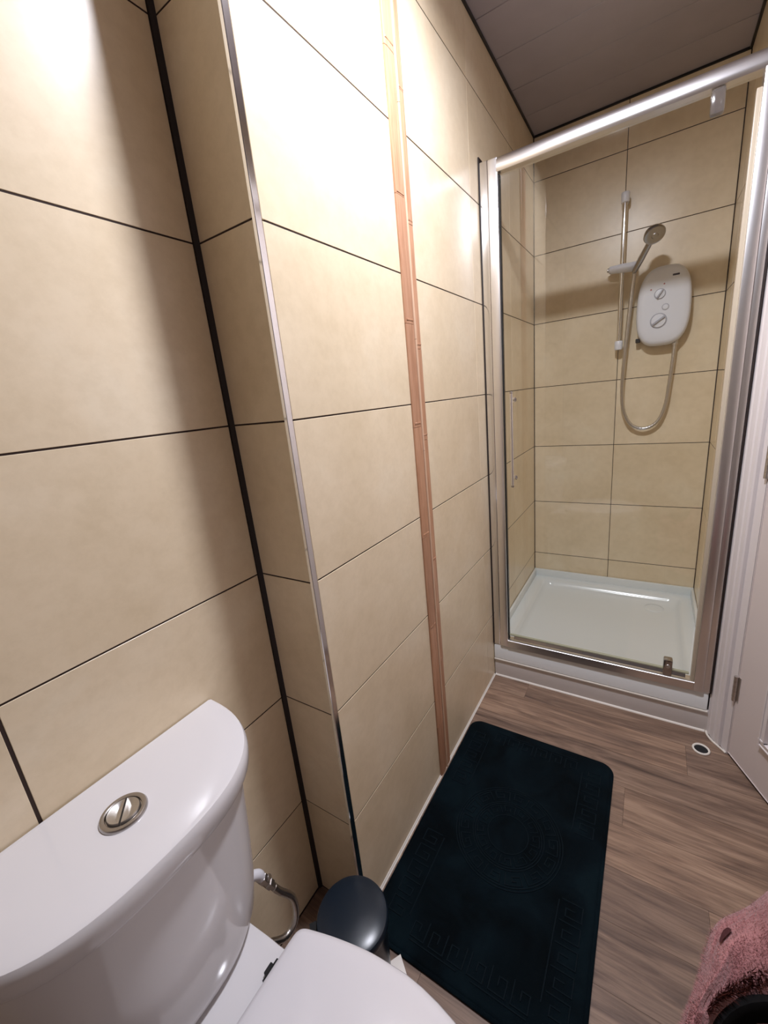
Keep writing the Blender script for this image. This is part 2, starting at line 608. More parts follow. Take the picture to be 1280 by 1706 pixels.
loft(bm, [rl(0.004, 0.088, 0.004), rl(0.0, 0.092, 0.006), rl(0.0, 0.156, 0.006), rl(0.0025, 0.162, 0.008), rl(0.008, 0.164, 0.01),
          rl(0.050, 0.164, 0.03), rl(0.058, 0.160, 0.035), rl(0.066, 0.146, 0.04), rl(0.074, 0.136, 0.045), rl(0.09, 0.132, 0.05), rl(0.25, 0.127, 0.08)])
child(obj('basin', bm, 'acrylic', None, 'auto'), tray)
bm = bm_new()
box(bm, X0, X1, YB - 0.014, YB - 0.002, 0.160, 0.205, 0.003)
child(obj('upstand', bm, 'acrylic', None, 'auto'), tray)
for xa, xb in ((0.0015, 0.013), (XR - 0.013, XR - 0.0015)):
    bm = bm_new(); box(bm, xa, xb, 1.66, YB - 0.014, 0.160, 0.203, 0.003)
    child(obj('upstand', bm, 'acrylic', None, 'auto'), tray)
bm = bm_new(); box(bm, 0.003, XR + 0.004, YT + 0.004, YT + 0.028, 0.0, 0.0875, 0.0015)
child(obj('plinth_panel', bm, 'riser_panel', None, 'auto'), tray)
bm = bm_new(); extrude_profile(bm, [(0, 0), (-0.006, 0), (-0.0042, 0.0035), (0, 0.006)], (XR - 0.006, 0, 0), (0.004, YT + 0.0044, 0), (0, 1, 0), (0, 0, 1))
child(obj('floor_bead', bm, 'white_sealant'), tray)
bm = bm_new(); extrude_profile(bm, [(0.003, -0.005), (-0.0045, -0.003), (-0.0045, 0.0012), (0.003, 0.003)], (XR - 0.004, 0, 0), (0.003, YT + 0.0018, 0.0865), (0, 1, 0), (0, 0, 1))
child(obj('joint_bead', bm, 'white_sealant'), tray)
# waste in the tray
bm = bm_new(); lathe(bm, [(0.040, 0), (0.043, 0.001), (0.041, 0.004), (0.030, 0.0055), (0.001, 0.006)], (0.60, 2.25, 0.128))
child(obj('waste_cover', bm, 'acrylic', None, True), tray)

# ------------------------------------------------------------------ shower door and frame
YF = 1.606
sd = thing('shower_door', 'chrome framed clear glass pivot door across the shower', 'shower door', (0.38, YF + 0.02, 0.164))


def sbox(name, x0, x1, y0, y1, z0, z1, material, bev=0.002, parent=None):
    bm = bm_new(); box(bm, x0, x1, y0, y1, z0, z1, bev, 2)
    o = obj(name, bm, material, None, 'auto')
    return child(o, parent or sd)


ZT = 1.966
p = sbox('wall_channel', 0.004, 0.034, YF + 0.004, YF + 0.040, 0.1645, ZT + 0.004, 'chrome', 0.003)
bm = bm_new(); box(bm, 0.0012, 0.0050, YF + 0.002, YF + 0.036, 0.166, ZT + 0.020)
o = obj('dark_joint', bm, 'dark_sealant'); child(o, sd)
p = sbox('left_post', 0.034, 0.0665, YF - 0.002, YF + 0.034, 0.1645, ZT, 'satin_chrome', 0.004)
bm = bm_new(); box(bm, 0.0665, 0.0695, YF + 0.008, YF + 0.026, 0.19, ZT - 0.045, 0.0005, 1)
child(obj('gasket', bm, 'plain_black'), sd)
# right post: channel, post, pale edge seal
sbox('wall_channel', 0.742, XR - 0.001, YF + 0.002, YF + 0.040, 0.1645, ZT + 0.022, 'satin_chrome', 0.003)
sbox('right_post', 0.7145, 0.742, YF - 0.004, YF + 0.036, 0.1645, ZT, 'satin_chrome', 0.004)
sbox('edge_seal', 0.7035, 0.7145, YF + 0.004, YF + 0.024, 0.19, ZT - 0.075, 'seal_strip', 0.0015)
bm = bm_new(); box(bm, XR - 0.0012, XR + 0.0028, YF + 0.000, YF + 0.036, 0.166, ZT)
child(obj('dark_joint', bm, 'dark_sealant'), sd)
# top rail with a rounded front
bm = bm_new()
zr0, zr1 = 1.924, 1.966
prof = [(0.036, zr0), (0.036, zr1), (0.006, zr1), (0.000, zr1 - 0.003), (-0.0035, zr1 - 0.010), (-0.0055, (zr0 + zr1) / 2 + 0.004), (-0.0065, zr0 + 0.012), (-0.0055, zr0 + 0.004), (-0.002, zr0)]
extrude_profile(bm, prof, (0.7415 - 0.0640, 0, 0), (0.0640, YF, 0), (0, 1, 0), (0, 0, 1))
child(obj('top_rail', bm, 'satin_chrome', None, 'auto'), sd)
# bottom sill
bm = bm_new()
prof = [(0.036, 0.1645), (0.036, 0.196), (0.022, 0.197), (0.003, 0.196), (0.0005, 0.194), (-0.002, 0.1645)]
extrude_profile(bm, prof, (0.715 - 0.066, 0, 0), (0.066, YF, 0), (0, 1, 0), (0, 0, 1))
child(obj('sill', bm, 'satin_chrome', None, 'auto'), sd)
# glass
gx0, gx1, gz0, gz1 = 0.071, 0.699, 0.222, 1.920
bm = bm_new(); box(bm, gx0, gx1, YF + 0.012, YF + 0.018, gz0, gz1)
glass = obj('glass_panel', bm, 'glass'); child(glass, sd)
bm = bm_new(); box(bm, gx0, gx1, YF + 0.0105, YF + 0.0195, gz0 - 0.006, gz0 + 0.001, 0.001, 1)
o = obj('bottom_seal', bm, 'glass_edge'); child(o, sd)
# drip strip along the bottom of the door
bm = bm_new(); extrude_profile(bm, [(0.0195, 0), (0.0105, 0), (0.003, -0.010), (0.0045, -0.011), (0.0195, -0.004)], (gx1 - gx0 - 0.03, 0, 0), (gx0 + 0.02, YF, gz0 - 0.006), (0, 1, 0), (0, 0, 1))
child(obj('drip_strip', bm, 'dark_chrome'), sd)
# pivots
o = sbox('pivot_block', 0.622, 0.650, YF + 0.000, YF + 0.028, 0.197, 0.262, 'dark_chrome', 0.006)
bm = bm_new(); lathe(bm, [(0.006, 0), (0.0075, 0.001), (0.006, 0.0025), (0.0001, 0.003)], (0.636, YF + 0.0002, 0.238), (0, -1, 0), 16)
k = obj('screw', bm, 'steel', None, True)
k.parent = o; k.location = k.location - o.location - sd.location
o = sbox('pivot_block', 0.614, 0.644, YF + 0.002, YF + 0.028, 1.868, 1.925, 'clear_plastic', 0.008)
# handle: vertical bar on two stand-offs
hd = thing('handle', '', '')
del hd['label'], hd['category']
hd.parent = sd
hd.location = Vector((0.106, YF + 0.012, 1.06)) - sd.location
bm = bm_new(); tube(bm, [(0, -0.040, -0.170), (0, -0.040, 0.172)], 0.0055, 14)
obj('bar', bm, 'chrome', hd, 'auto')
for zz in (-0.145, 0.145):
    bm = bm_new(); tube(bm, [(0, 0, zz), (0, -0.037, zz)], 0.0045, 12)
    obj('standoff', bm, 'chrome', hd, 'auto')
    bm = bm_new(); lathe(bm, [(0.009, 0), (0.009, 0.003), (0.006, 0.004)], (0, 0, zz), (0, -1, 0), 16)
    obj('rosette', bm, 'chrome', hd, 'auto')
for zz in (-0.172, 0.172):
    bm = bm_new(); lathe(bm, [(0.0056, -0.004), (0.0062, 0), (0.005, 0.003), (0.0001, 0.0035)], (0, -0.040, zz), (0, 0, 1 if zz > 0 else -1), 14)
    obj('end_cap', bm, 'dark_chrome', hd, 'auto')

# ------------------------------------------------------------------ riser rail
RX, RY = 0.386, YB - 0.052
rr = thing('riser_rail', 'chrome vertical riser rail with white brackets on the shower back wall', 'shower rail', (RX, YB, 1.38))
bm = bm_new(); tube(bm, [(RX, RY, 1.372), (RX, RY, 1.985)], 0.0095, 20)
child(obj('pole', bm, 'chrome', None, 'auto'), rr)
for zb, mn in ((1.385, 'white_plastic'), (1.972, 'white_plastic')):
    bm = bm_new()
    lathe(bm, [(0.0145, -0.019), (0.0165, -0.015), (0.0165, 0.015), (0.0145, 0.019)], (RX, RY, zb), (0, 0, 1), 24)
    box(bm, RX - 0.012, RX + 0.012, RY, YB - 0.0005, zb - 0.015, zb + 0.015, 0.004)
    child(obj('bracket', bm, mn, None, 'auto'), rr)
# sliding handset clamp
bm = bm_new()
lathe(bm, [(0.010, -0.052), (0.0155, -0.047), (0.0165, -0.020), (0.019, 0.0), (0.0185, 0.030), (0.020, 0.045), (0.017, 0.056), (0.006, 0.058)], (RX, RY - 0.004, 1.702), (1, 0, -0.06), 24)
cl = child(obj('handset_clamp', bm, 'white_plastic', None, True), rr)
bm = bm_new(); lathe(bm, [(0.0075, 0), (0.009, 0.001), (0.009, 0.004), (0.006, 0.006), (0.0001, 0.0065)], (RX - 0.052, RY - 0.004, 1.705), (-1, 0, 0.06), 18)
o = obj('clamp_knob', bm, 'steel', None, 'auto'); o.parent = cl

# ------------------------------------------------------------------ handset
hb = Vector((RX + 0.047, RY - 0.022, 1.674))
ht = Vector((0.492, 2.212, 1.758))
hs = thing('shower_handset', 'chrome shower handset leaning out of the white rail clamp', 'shower head', tuple(hb))
d = (ht - hb)
bm = bm_new()
tube(bm, [hb, hb + d * 0.12, hb + d * 0.4, hb + d * 0.8, hb + d * 0.95], [0.0085, 0.0115, 0.0125, 0.0115, 0.012], 18)
child(obj('handle', bm, 'dark_chrome', None, 'auto'), hs)
nz = Vector((0.22, -0.62, -0.75)).normalized()
bm = bm_new()
lathe(bm, [(0.008, -0.026), (0.022, -0.022), (0.034, -0.010), (0.038, 0.002), (0.036, 0.008)], ht + d.normalized() * 0.022, nz, 32)
child(obj('head', bm, 'dark_chrome', None, 'auto'), hs)
bm = bm_new()
lathe(bm, [(0.0355, 0.006), (0.0350, 0.0095), (0.028, 0.011), (0.012, 0.0105), (0.010, 0.013), (0.0001, 0.0135)], ht + d.normalized() * 0.022, nz, 32)
fp = child(obj('spray_face', bm, 'dark_chrome', None, 'auto'), hs)

# ------------------------------------------------------------------ hose
pts = catmull([hb + Vector((0.002, 0.004, -0.004)), (0.4285, 2.325, 1.60), (0.419, 2.334, 1.45), (0.411, 2.340, 1.30), (0.409, 2.350, 1.17), (0.420, 2.355, 1.085), (0.452, 2.358, 1.022), (0.505, 2.360, 1.000),
               (0.556, 2.360, 1.028), (0.583, 2.360, 1.10), (0.592, 2.358, 1.20), (0.598, 2.356, 1.30), (0.6005, 2.356, 1.385)], 14)
bm = bm_new()
rad = [0.0078 + 0.0006 * math.sin(i * 2.2) for i in range(len(pts))]
tube(bm, pts, rad, 12)
hose = obj('shower_hose', bm, 'hose_metal', None, True)
tag(hose, 'flexible chrome shower hose hanging in a loop below the white unit', 'hose')

# ------------------------------------------------------------------ electric shower unit
UX, UZ, UYF = 0.548, 1.520, YB - 0.084
un = thing('electric_shower', 'white electric shower unit with two dials on the shower back wall', 'shower unit', (UX, YB, 1.36))


def unit_outline(s, y, inset=0.0):
    pts = []
    n_ = 56
    for k in range(n_):
        a = 2 * PI * k / n_
        ca, sa = math.cos(a), math.sin(a)
        ex = 2.0 / 3.1
        x = abs(ca) ** ex * (1 if ca >= 0 else -1)
        z = abs(sa) ** ex * (1 if sa >= 0 else -1)
        zz = z * (0.158 - inset)
        hw = (0.0985 - inset) * (1.0 - 0.10 * max(0.0, z) ** 1.5 - 0.03 * max(0.0, -z) ** 2)
        pts.append(Vector((UX + x * hw * s, y, UZ + zz * s)))
    return pts


bm = bm_new()
loft(bm, [unit_outline(0.95, YB - 0.001), unit_outline(0.95, YB - 0.014)])
child(obj('backplate', bm, 'grey_plastic'), un)
bm = bm_new()
loft(bm, [unit_outline(1.0, YB - 0.012), unit_outline(1.0, YB - 0.052), unit_outline(0.985, YB - 0.066), unit_outline(0.95, YB - 0.076), unit_outline(0.88, YB - 0.0815), unit_outline(0.7, YB - 0.0835), unit_outline(0.3, YB - 0.084)])
child(obj('cover', bm, 'white_plastic', None, 'auto'), un)


def dial(x, z, r, name, ang):
    bm = bm_new()
    lathe(bm, [(r * 1.0, 0.0), (r * 1.0, 0.004), (r * 0.93, 0.0075), (r * 0.2, 0.009), (0.0001, 0.009)], (x, UYF + 0.001, z), (0, -1, 0), 32)
    o = child(obj(name, bm, 'white_plastic', None, 'auto'), un)
    bm = bm_new()
    box(bm, -r * 0.95, r * 0.95, -0.008, 0.004, -r * 0.16, r * 0.16, 0.0018)
    k = obj('grip', bm, 'pale_line', None, 'auto')
    k.parent = o
    k.location = Vector((x, UYF - 0.008, z))
    k.rotation_euler = (0, -ang, 0)
    bm = bm_new()
    lathe(bm, [(r * 1.06, 0.0), (r * 1.14, 0.0005), (r * 1.10, 0.0015), (r * 1.02, 0.0015)], (x, UYF + 0.0005, z), (0, -1, 0), 32)
    k = obj('bezel', bm, 'pale_line', None, 'auto'); k.parent = o
    return o


dial(0.534, 1.461, 0.0270, 'temperature_dial', math.radians(34))
dial(0.533, 1.566, 0.0185, 'power_dial', math.radians(58))
bm = bm_new(); lathe(bm, [(0.011, 0.0), (0.011, 0.003), (0.009, 0.005), (0.0001, 0.0055)], (0.556, UYF + 0.001, 1.512), (0, -1, 0), 24)
o = child(obj('start_button', bm, 'white_plastic', None, 'auto'), un)
bm = bm_new(); lathe(bm, [(0.0112, 0.0), (0.0135, 0.0005), (0.0130, 0.0018), (0.0112, 0.0018)], (0.556, UYF + 0.001, 1.512), (0, -1, 0), 24)
k = obj('bezel', bm, 'pale_line', None, 'auto'); k.parent = o
for x, z, mn in ((0.546, 1.603, 'red_mark'), (0.500, 1.588, 'red_mark')):
    bm = bm_new(); lathe(bm, [(0.0032, 0), (0.0030, 0.001), (0.0001, 0.0016)], (x, UYF + 0.001, z), (0, -1, 0), 12)
    child(obj('indicator_lamp', bm, mn, None, True), un)
bm = bm_new(); box(bm, 0.573, 0.597, UYF - 0.0010, UYF + 0.0045, 1.627, 1.634, 0.001, 1)
child(obj('maker_badge', bm, 'dark_mark'), un)
bm = bm_new(); lathe(bm, [(0.0115, 0.0), (0.0115, 0.016), (0.010, 0.018)], (0.6005, 2.356, 1.358), (0, 0, 1), 20)
child(obj('hose_outlet', bm, 'steel', None, 'auto'), un)
bm = bm_new(); box(bm, 0.452, 0.470, YB - 0.05, YB - 0.018, 1.385, 1.402, 0.003)
child(obj('black_corner_block', bm, 'plain_black'), un)  # small black block low on the left of the unit

# ------------------------------------------------------------------ architrave and door
arc = thing('trim_8', 'white painted door architrave beside the shower frame', 'architrave', tuple(at_a(0.05, 0, 0)), 'structure')
bm = bm_new()
prof = [(0.0, -0.001), (0.0, 0.012), (0.004, 0.015), (0.020, 0.016), (0.024, 0.0135), (0.028, 0.016), (0.046, 0.0175), (0.050, 0.0145), (0.055, 0.0170), (0.066, 0.0175), (0.070, 0.014), (0.070, -0.001)]
extrude_profile(bm, prof, (0, 0, 2.05), at_a(0, 0, 0.002), UA, NA)
child(obj('architrave_leg', bm, 'paint_white'), arc)
bm = bm_new(); abox(bm, 0.0705, 0.1015, -0.09, 0.0045, 0.002, 2.03, 0.001)
child(obj('door_lining', bm, 'paint_white'), arc)
bm = bm_new(); abox(bm, 0.0, D1 + 0.07, 0.0, 0.0165, 2.052, 2.12, 0.002)
child(obj('architrave_head', bm, 'paint_white'), arc)
bm = bm_new(); abox(bm, D1 + 0.004, D1 + 0.07, 0.0, 0.0165, 0.002, 2.05, 0.002)
child(obj('architrave_leg', bm, 'paint_white'), arc)
# flaking sealant at the foot of the architrave
bm = bm_new(); tube(bm, catmull([at_a(-0.004, 0.010, 0.003), at_a(0.018, 0.020, 0.002), at_a(0.05, 0.0215, 0.003), at_a(0.085, 0.012, 0.003), at_a(0.102, 0.008, 0.003)], 6), 0.0035, 8)
child(obj('foot_bead', bm, 'white_sealant', None, True), arc)

door = thing('door_1', 'pale painted panel door with steel hinges at the right edge', 'door', tuple(at_a(D0, 0, 0)), 'structure')
bm = bm_new(); abox(bm, D0, D1, -0.036, 0.003, 0.010, 2.025, 0.002)
child(obj('leaf', bm, 'door_paint'), door)
for (u0, u1) in ((0.124, 0.318), (0.372, 0.562)):
    for (z0, z1) in ((0.165, 0.83), (1.00, 1.88)):
        bm = bm_new()
        ua, ub = D0 + u0, D0 + u1
        wv = 0.018
        for a in ((ua, ub, z0, z0 + wv), (ua, ub, z1 - wv, z1), (ua, ua + wv, z0 + wv, z1 - wv), (ub - wv, ub, z0 + wv, z1 - wv)):
            abox(bm, a[0], a[1], 0.0025, 0.011, a[2], a[3], 0.003)
        pm = child(obj('panel_moulding', bm, 'paint_white'), door)
        bm = bm_new()
        abox(bm, ua + 0.045, ub - 0.045, 0.0025, 0.007, z0 + 0.045, z1 - 0.045, 0.003)
        child(obj('raised_panel', bm, 'door_paint'), door)
for zc_ in (0.258, 0.985, 1.80):
    h = thing('hinge', '', ''); del h['label'], h['category']
    h.parent = door; h.location = at_a(D0, 0, zc_) - door.location
    wl = at_a(D0, 0, zc_)

    def hchild(nm, bm_, mt):
        o_ = obj(nm, bm_, mt, None, 'auto'); o_.parent = h; o_.location = -wl; return o_
    for q in range(5):
        bm = bm_new()
        za = zc_ - 0.045 + q * 0.018
        p_ = at_a(D0 - 0.002, 0.0085, za + 0.0004)
        tube(bm, [p_, p_ + Vector((0, 0, 0.0172))], 0.0062, 14)
        hchild('knuckle', bm, 'steel')
    bm = bm_new(); abox(bm, D0 + 0.002, D0 + 0.012, 0.0031, 0.0047, zc_ - 0.045, zc_ + 0.045)
    hchild('leaf_plate', bm, 'steel')
bm = bm_new()
p_ = at_a(D1 - 0.06, 0.0, 1.0)
lathe(bm, [(0.026, 0.003), (0.026, 0.009), (0.010, 0.012), (0.010, 0.045)], p_, NA, 24)
tube(bm, [p_ + NA * 0.045, p_ + NA * 0.05 - UA * 0.06, p_ + NA * 0.05 - UA * 0.11], 0.008, 12)
child(obj('lever_handle', bm, 'satin_chrome', None, 'auto'), door)

# ------------------------------------------------------------------ pipe hole in the floor
ph = thing('floor_pipe_sleeve', 'small round pipe hole with white rim in the floor by the architrave', 'pipe hole', (0.7435, 1.517, 0))
bm = bm_new()
lathe(bm, [(0.0190, 0.0003), (0.0250, 0.0003), (0.0255, 0.003), (0.0235, 0.006), (0.0200, 0.0055), (0.0190, 0.0003)], (0.7435, 1.517, 0), (0, 0, 1), 28, cap=False)
child(obj('rim', bm, 'white_sealant', None, True), ph)
bm = bm_new(); lathe(bm, [(0.0001, 0.0006), (0.0200, 0.0006), (0.0200, 0.0018), (0.0001, 0.0012)], (0.7435, 1.517, 0), (0, 0, 1), 28, cap=False)
child(obj('hole_shade', bm, 'plain_black'), ph)  # black disc stands in for the shade down inside the hole

# ------------------------------------------------------------------ toilet
CY = 0.193
tl = thing('toilet', 'white ceramic close-coupled toilet in the tiled recess', 'toilet', (0.1, CY, 0))
XW = X_REC + 0.003


def dshape(back, front, half, z, nb=2.6, n_=40, y_front_flat=0.0):
    """D outline: straight back edge at x = back, curved front reaching x = front, half width in y"""
    pts = []
    for k in range(n_ + 1):
        t = -PI / 2 + PI * k / n_
        c, s = math.cos(t), math.sin(t)
        ex = 2.0 / nb
        x = back + (front - back) * (abs(c) ** ex)
        y = CY + half * (abs(s) ** ex) * (1 if s >= 0 else -1)
        pts.append(Vector((x, y, z)))
    return pts


# lid of the cistern: top face at 0.735
bm = bm_new()
LB, LF, LH = XW, 0.060, 0.211
loft(bm, [dshape(LB, LF - 0.016, LH - 0.012, 0.692), dshape(LB, LF - 0.005, LH - 0.004, 0.694), dshape(LB, LF - 0.002, LH - 0.002, 0.700), dshape(LB, LF, LH, 0.718),
          dshape(LB, LF - 0.001, LH - 0.001, 0.727), dshape(LB, LF - 0.004, LH - 0.003, 0.7325), dshape(LB, LF - 0.010, LH - 0.008, 0.735), dshape(LB + 0.01, LF - 0.06, LH - 0.05, 0.7355)])
cl_ = child(obj('cistern_lid', bm, 'ceramic', None, 'auto'), tl)
# cistern body
bm = bm_new()
secs = [(0.388, -0.030, 0.110), (0.391, 0.010, 0.140), (0.400, 0.024, 0.154), (0.425, 0.032, 0.166), (0.47, 0.037, 0.174), (0.55, 0.041, 0.182), (0.64, 0.044, 0.190), (0.694, 0.046, 0.196)]
loft(bm, [dshape(XW + 0.004, f_, h_, z_, 2.5) for z_, f_, h_ in secs])
child(obj('cistern', bm, 'ceramic', None, 'auto'), tl)
# flush button: dished chrome plate with two buttons
fb = Vector((-0.0505, 0.1945, 0.7355))
bm = bm_new()
lathe(bm, [(0.0300, 0.0), (0.0300, 0.0020), (0.0285, 0.0044), (0.0250, 0.0050), (0.0228, 0.0040), (0.0222, 0.0006), (0.0001, 0.0004)], fb, (0, 0, 1), 40)
pl_ = child(obj('flush_plate', bm, 'dark_chrome', None, 'auto'), tl)
for s in (-1, 1):
    bm = bm_new()
    pts = []
    n_ = 20
    for k in range(n_ + 1):
        a = PI * k / n_
        pts.append((0.0205 * math.cos(a), 0.0205 * math.sin(a)))
    loops = []
    for ins, z in ((0, 0.001), (0, 0.0042), (0.0012, 0.0060), (0.004, 0.0052), (0.009, 0.0025), (0.013, 0.0018)):
        loops.append([fb + Vector(((x * (0.0205 - ins) / 0.0205), s * (0.0006 + ins * 0.6 + max(0, y * (0.0205 - ins * 1.6) / 0.0205)), z)) for x, y in pts])
    loft(bm, loops)
    rotm = Matrix.Translation(fb) @ Matrix.Rotation(math.radians(-38), 4, 'Z') @ Matrix.Translation(-fb)
    bmesh.ops.transform(bm, matrix=rotm, verts=bm.verts)
    k = obj('button', bm, 'steel', None, 'auto'); k.parent = pl_

def d_outline(side, front, xm, z, ins):
    """closed outline from the right-hand side points (x, half width) and an elliptic front"""
    sp = [Vector((x, y, 0)) for x, y in side]
    rs = catmull(sp, 4)
    hw = sp[-1].y
    fr_ = [Vector((xm + (front - xm) * math.sin(t), hw * math.cos(t), 0)) for t in [PI / 2 * k / 14 for k in range(1, 15)]]
    half = rs + fr_
    full = half + [Vector((p.x, -p.y, 0)) for p in reversed(half[:-1])]
    out = []
    n_ = len(full)
    for i, p in enumerate(full):
        t = (full[(i + 1) % n_] - full[i - 1]).normalized()
        nrm_ = Vector((t.y, -t.x, 0))
        q = p + nrm_ * min(ins, 0.010)
        if ins > 0.010:
            f_ = 1.0 - (ins - 0.010) / 0.17
            q = Vector((0.27 + (q.x - 0.27) * f_, q.y * f_, 0))
        out.append(Vector((q.x, CY + q.y, z)))
    return out


# pan: lofted from the foot to the rim
PAN_SIDE = [(-0.085, 0.080), (-0.0835, 0.095), (-0.077, 0.103), (-0.05, 0.107), (0.03, 0.1120), (0.085, 0.1160), (0.15, 0.142), (0.21, 0.160), (0.275, 0.165)]


def rim(z, ins, sc=1.0, fr_=0.508):
    return d_outline([(x, y * sc) for x, y in PAN_SIDE], fr_, 0.275, z, ins)


bm = bm_new()
loft(bm, [rim(0.0, 0.022, 0.80, 0.37), rim(0.012, 0.020, 0.80, 0.37), rim(0.05, 0.026, 0.78, 0.36), rim(0.16, 0.026, 0.80, 0.38), rim(0.26, 0.020, 0.88, 0.44),
          rim(0.33, 0.010, 0.96, 0.485), rim(0.368, 0.002, 1.0, 0.505), rim(0.384, 0.0, 1.0), rim(0.3895, 0.0025, 1.0), rim(0.3915, 0.007, 1.0), rim(0.3925, 0.016, 1.0)])
child(obj('pan', bm, 'ceramic', None, 'auto'), tl)


SEAT_SIDE = [(0.090, 0.110), (0.0915, 0.126), (0.0985, 0.136), (0.115, 0.1425), (0.160, 0.155), (0.215, 0.166), (0.275, 0.171)]


def seat_outline(z, ins):
    return d_outline(SEAT_SIDE, 0.520, 0.275, z, ins)


bm = bm_new()
loft(bm, [seat_outline(0.3935, 0.004), seat_outline(0.3955, 0.001), seat_outline(0.409, 0.0), seat_outline(0.411, 0.003)])
child(obj('seat', bm, 'seat_plastic', None, 'auto'), tl)
bm = bm_new()
loft(bm, [seat_outline(0.4125, 0.004), seat_outline(0.414, 0.0), seat_outline(0.421, -0.001), seat_outline(0.4265, 0.002), seat_outline(0.430, 0.009), seat_outline(0.4325, 0.022), seat_outline(0.4345, 0.05), seat_outline(0.4355, 0.10)])
child(obj('seat_lid', bm, 'seat_plastic', None, 'auto'), tl)
for s in (-1, 1):
    bm = bm_new()
    yh = CY + s * 0.078
    tube(bm, [(0.081, yh - 0.015, 0.3990), (0.081, yh + 0.015, 0.3990)], 0.0060, 16)
    box(bm, 0.070, 0.096, yh - 0.008, yh + 0.008, 0.3925, 0.402, 0.002)
    child(obj('seat_hinge_gap', bm, 'plain_black', None, 'auto'), tl)  # hinge coloured black to stand in for the shaded slot at the lid

# ------------------------------------------------------------------ water supply hose
ws = thing('supply_hose', 'braided flexible water hose with valve beside the cistern', 'hose', (-0.08, 0.40, 0.2))
A = Vector((-0.0815, 0.348, 0.380))
P0 = Vector((-0.080, 0.376, 0.346))
dv = Vector((0.02, 0.36, -0.93)).normalized()
bm = bm_new(); tube(bm, catmull([A, P0 - dv * 0.012, P0 + dv * 0.004], 5), 0.0100, 16)
child(obj('nut', bm, 'white_plastic', None, 'auto'), ws)
bm = bm_new()
lathe(bm, [(0.0085, 0), (0.0115, 0.002), (0.0115, 0.014), (0.0085, 0.016), (0.0085, 0.030), (0.0110, 0.032), (0.0110, 0.046), (0.0075, 0.049), (0.0072, 0.066)], P0, dv, 6)
va = child(obj('valve', bm, 'steel', None, False), ws)
bm = bm_new(); lathe(bm, [(0.006, 0), (0.006, 0.012), (0.0045, 0.014)], P0 + dv * 0.023, Vector((0.5, 0.55, 0.6)), 12)
k = obj('valve_screw', bm, 'steel', None, 'auto'); k.parent = va
E0 = P0 + dv * 0.060
bm = bm_new()
pts = catmull([E0, E0 + dv * 0.03, (-0.076, 0.4345, 0.205), (-0.075, 0.4300, 0.150), (-0.078, 0.4000, 0.135), (-0.085, 0.365, 0.165), (-0.10, 0.335, 0.20), (-0.12, 0.30, 0.22), (-0.135, 0.27, 0.23)], 10)
tube(bm, pts, [0.0074 + 0.0004 * math.sin(i * 2.4) for i in range(len(pts))], 12)
child(obj('braid', bm, 'hose_metal', None, True), ws)

# ------------------------------------------------------------------ pedal bin
bx, by, bz = 0.0775, 0.458, 0.0
pb = thing('pedal_bin', 'small dark navy round pedal bin in the corner beside the toilet', 'bin', (bx, by, 0))
bm = bm_new(); lathe(bm, [(0.062, 0.0), (0.064, 0.003), (0.064, 0.014), (0.0615, 0.016), (0.0655, 0.10), (0.069, 0.222), (0.0695, 0.226), (0.066, 0.227)], (0, 0, 0), (0, 0, 1), 48)
obj('body', bm, 'bin_plastic', pb, 'auto')
bm = bm_new(); lathe(bm, [(0.068, 0.2275), (0.0735, 0.228), (0.0745, 0.231), (0.0740, 0.240), (0.0715, 0.2455), (0.066, 0.2480), (0.045, 0.2515), (0.02, 0.253), (0.0001, 0.2533)], (0, 0, 0), (0, 0, 1), 48)
obj('lid', bm, 'bin_plastic', pb, 'auto')
fdir = Vector((0.62, 0.78, 0)).normalized(); sdir = Vector((-fdir.y, fdir.x, 0))
bm = bm_new()
q = -fdir * 0.070
for zz0, zz1, w_ in ((0.150, 0.236, 0.024),):
    l0 = [q + sdir * w_ - fdir * 0.0, q - sdir * w_, q - sdir * w_ - fdir * 0.016, q + sdir * w_ - fdir * 0.016]
    loft(bm, [[p + Vector((0, 0, zz0)) for p in l0], [p + Vector((0, 0, zz1)) for p in l0]])
obj('lid_hinge', bm, 'bin_black', pb)
bm = bm_new()
q = fdir * 0.058
l0 = [q + sdir * 0.016, q - sdir * 0.016, q - sdir * 0.020 + fdir * 0.036, q + sdir * 0.020 + fdir * 0.036]
loft(bm, [[p + Vector((0, 0, 0.016)) for p in l0], [p + Vector((0, 0, 0.021)) for p in l0]])
obj('pedal', bm, 'steel', pb)
bm = bm_new()
hp = []
for k in range(17):
    a = PI * k / 16
    hp.append(sdir * (0.0755 * math.cos(a)) + Vector((0, 0, 0.205)) - fdir * (0.0755 * math.sin(a)) * 0.35 + Vector((0, 0, -0.05 * math.sin(a))) - fdir * 0.05 * math.sin(a))
tube(bm, hp, 0.0018, 8)
obj('carry_wire', bm, 'steel', pb, True)

# ------------------------------------------------------------------ bath mat with pressed key pattern
mx0, mx1, my0, my1 = 0.012, 0.500, 0.548, 1.312
mt = thing('bath_mat', 'black navy plush bath mat with pressed key pattern on the wood floor', 'bath mat', ((mx0 + mx1) / 2, (my0 + my1) / 2, 0))
cxm, cym = (mx0 + mx1) / 2, (my0 + my1) / 2
bm = bm_new()
hw_, hl_ = (mx1 - mx0) / 2, (my1 - my0) / 2


def ml(ins, z, r):
    return [Vector((x, y, z)) for x, y in rrect(-hw_ + ins, hw_ - ins, -hl_ + ins, hl_ - ins, r, 8)]


MZ = 0.0115
loft(bm, [ml(0.002, 0.0005, 0.040), ml(0.0, 0.003, 0.042), ml(0.0, 0.0065, 0.042), ml(0.003, 0.0085, 0.040), ml(0.0075, 0.0085, 0.037), ml(0.0095, MZ - 0.001, 0.036), ml(0.014, MZ, 0.034)])
obj('pile', bm, 'mat_plush', mt, 'auto')


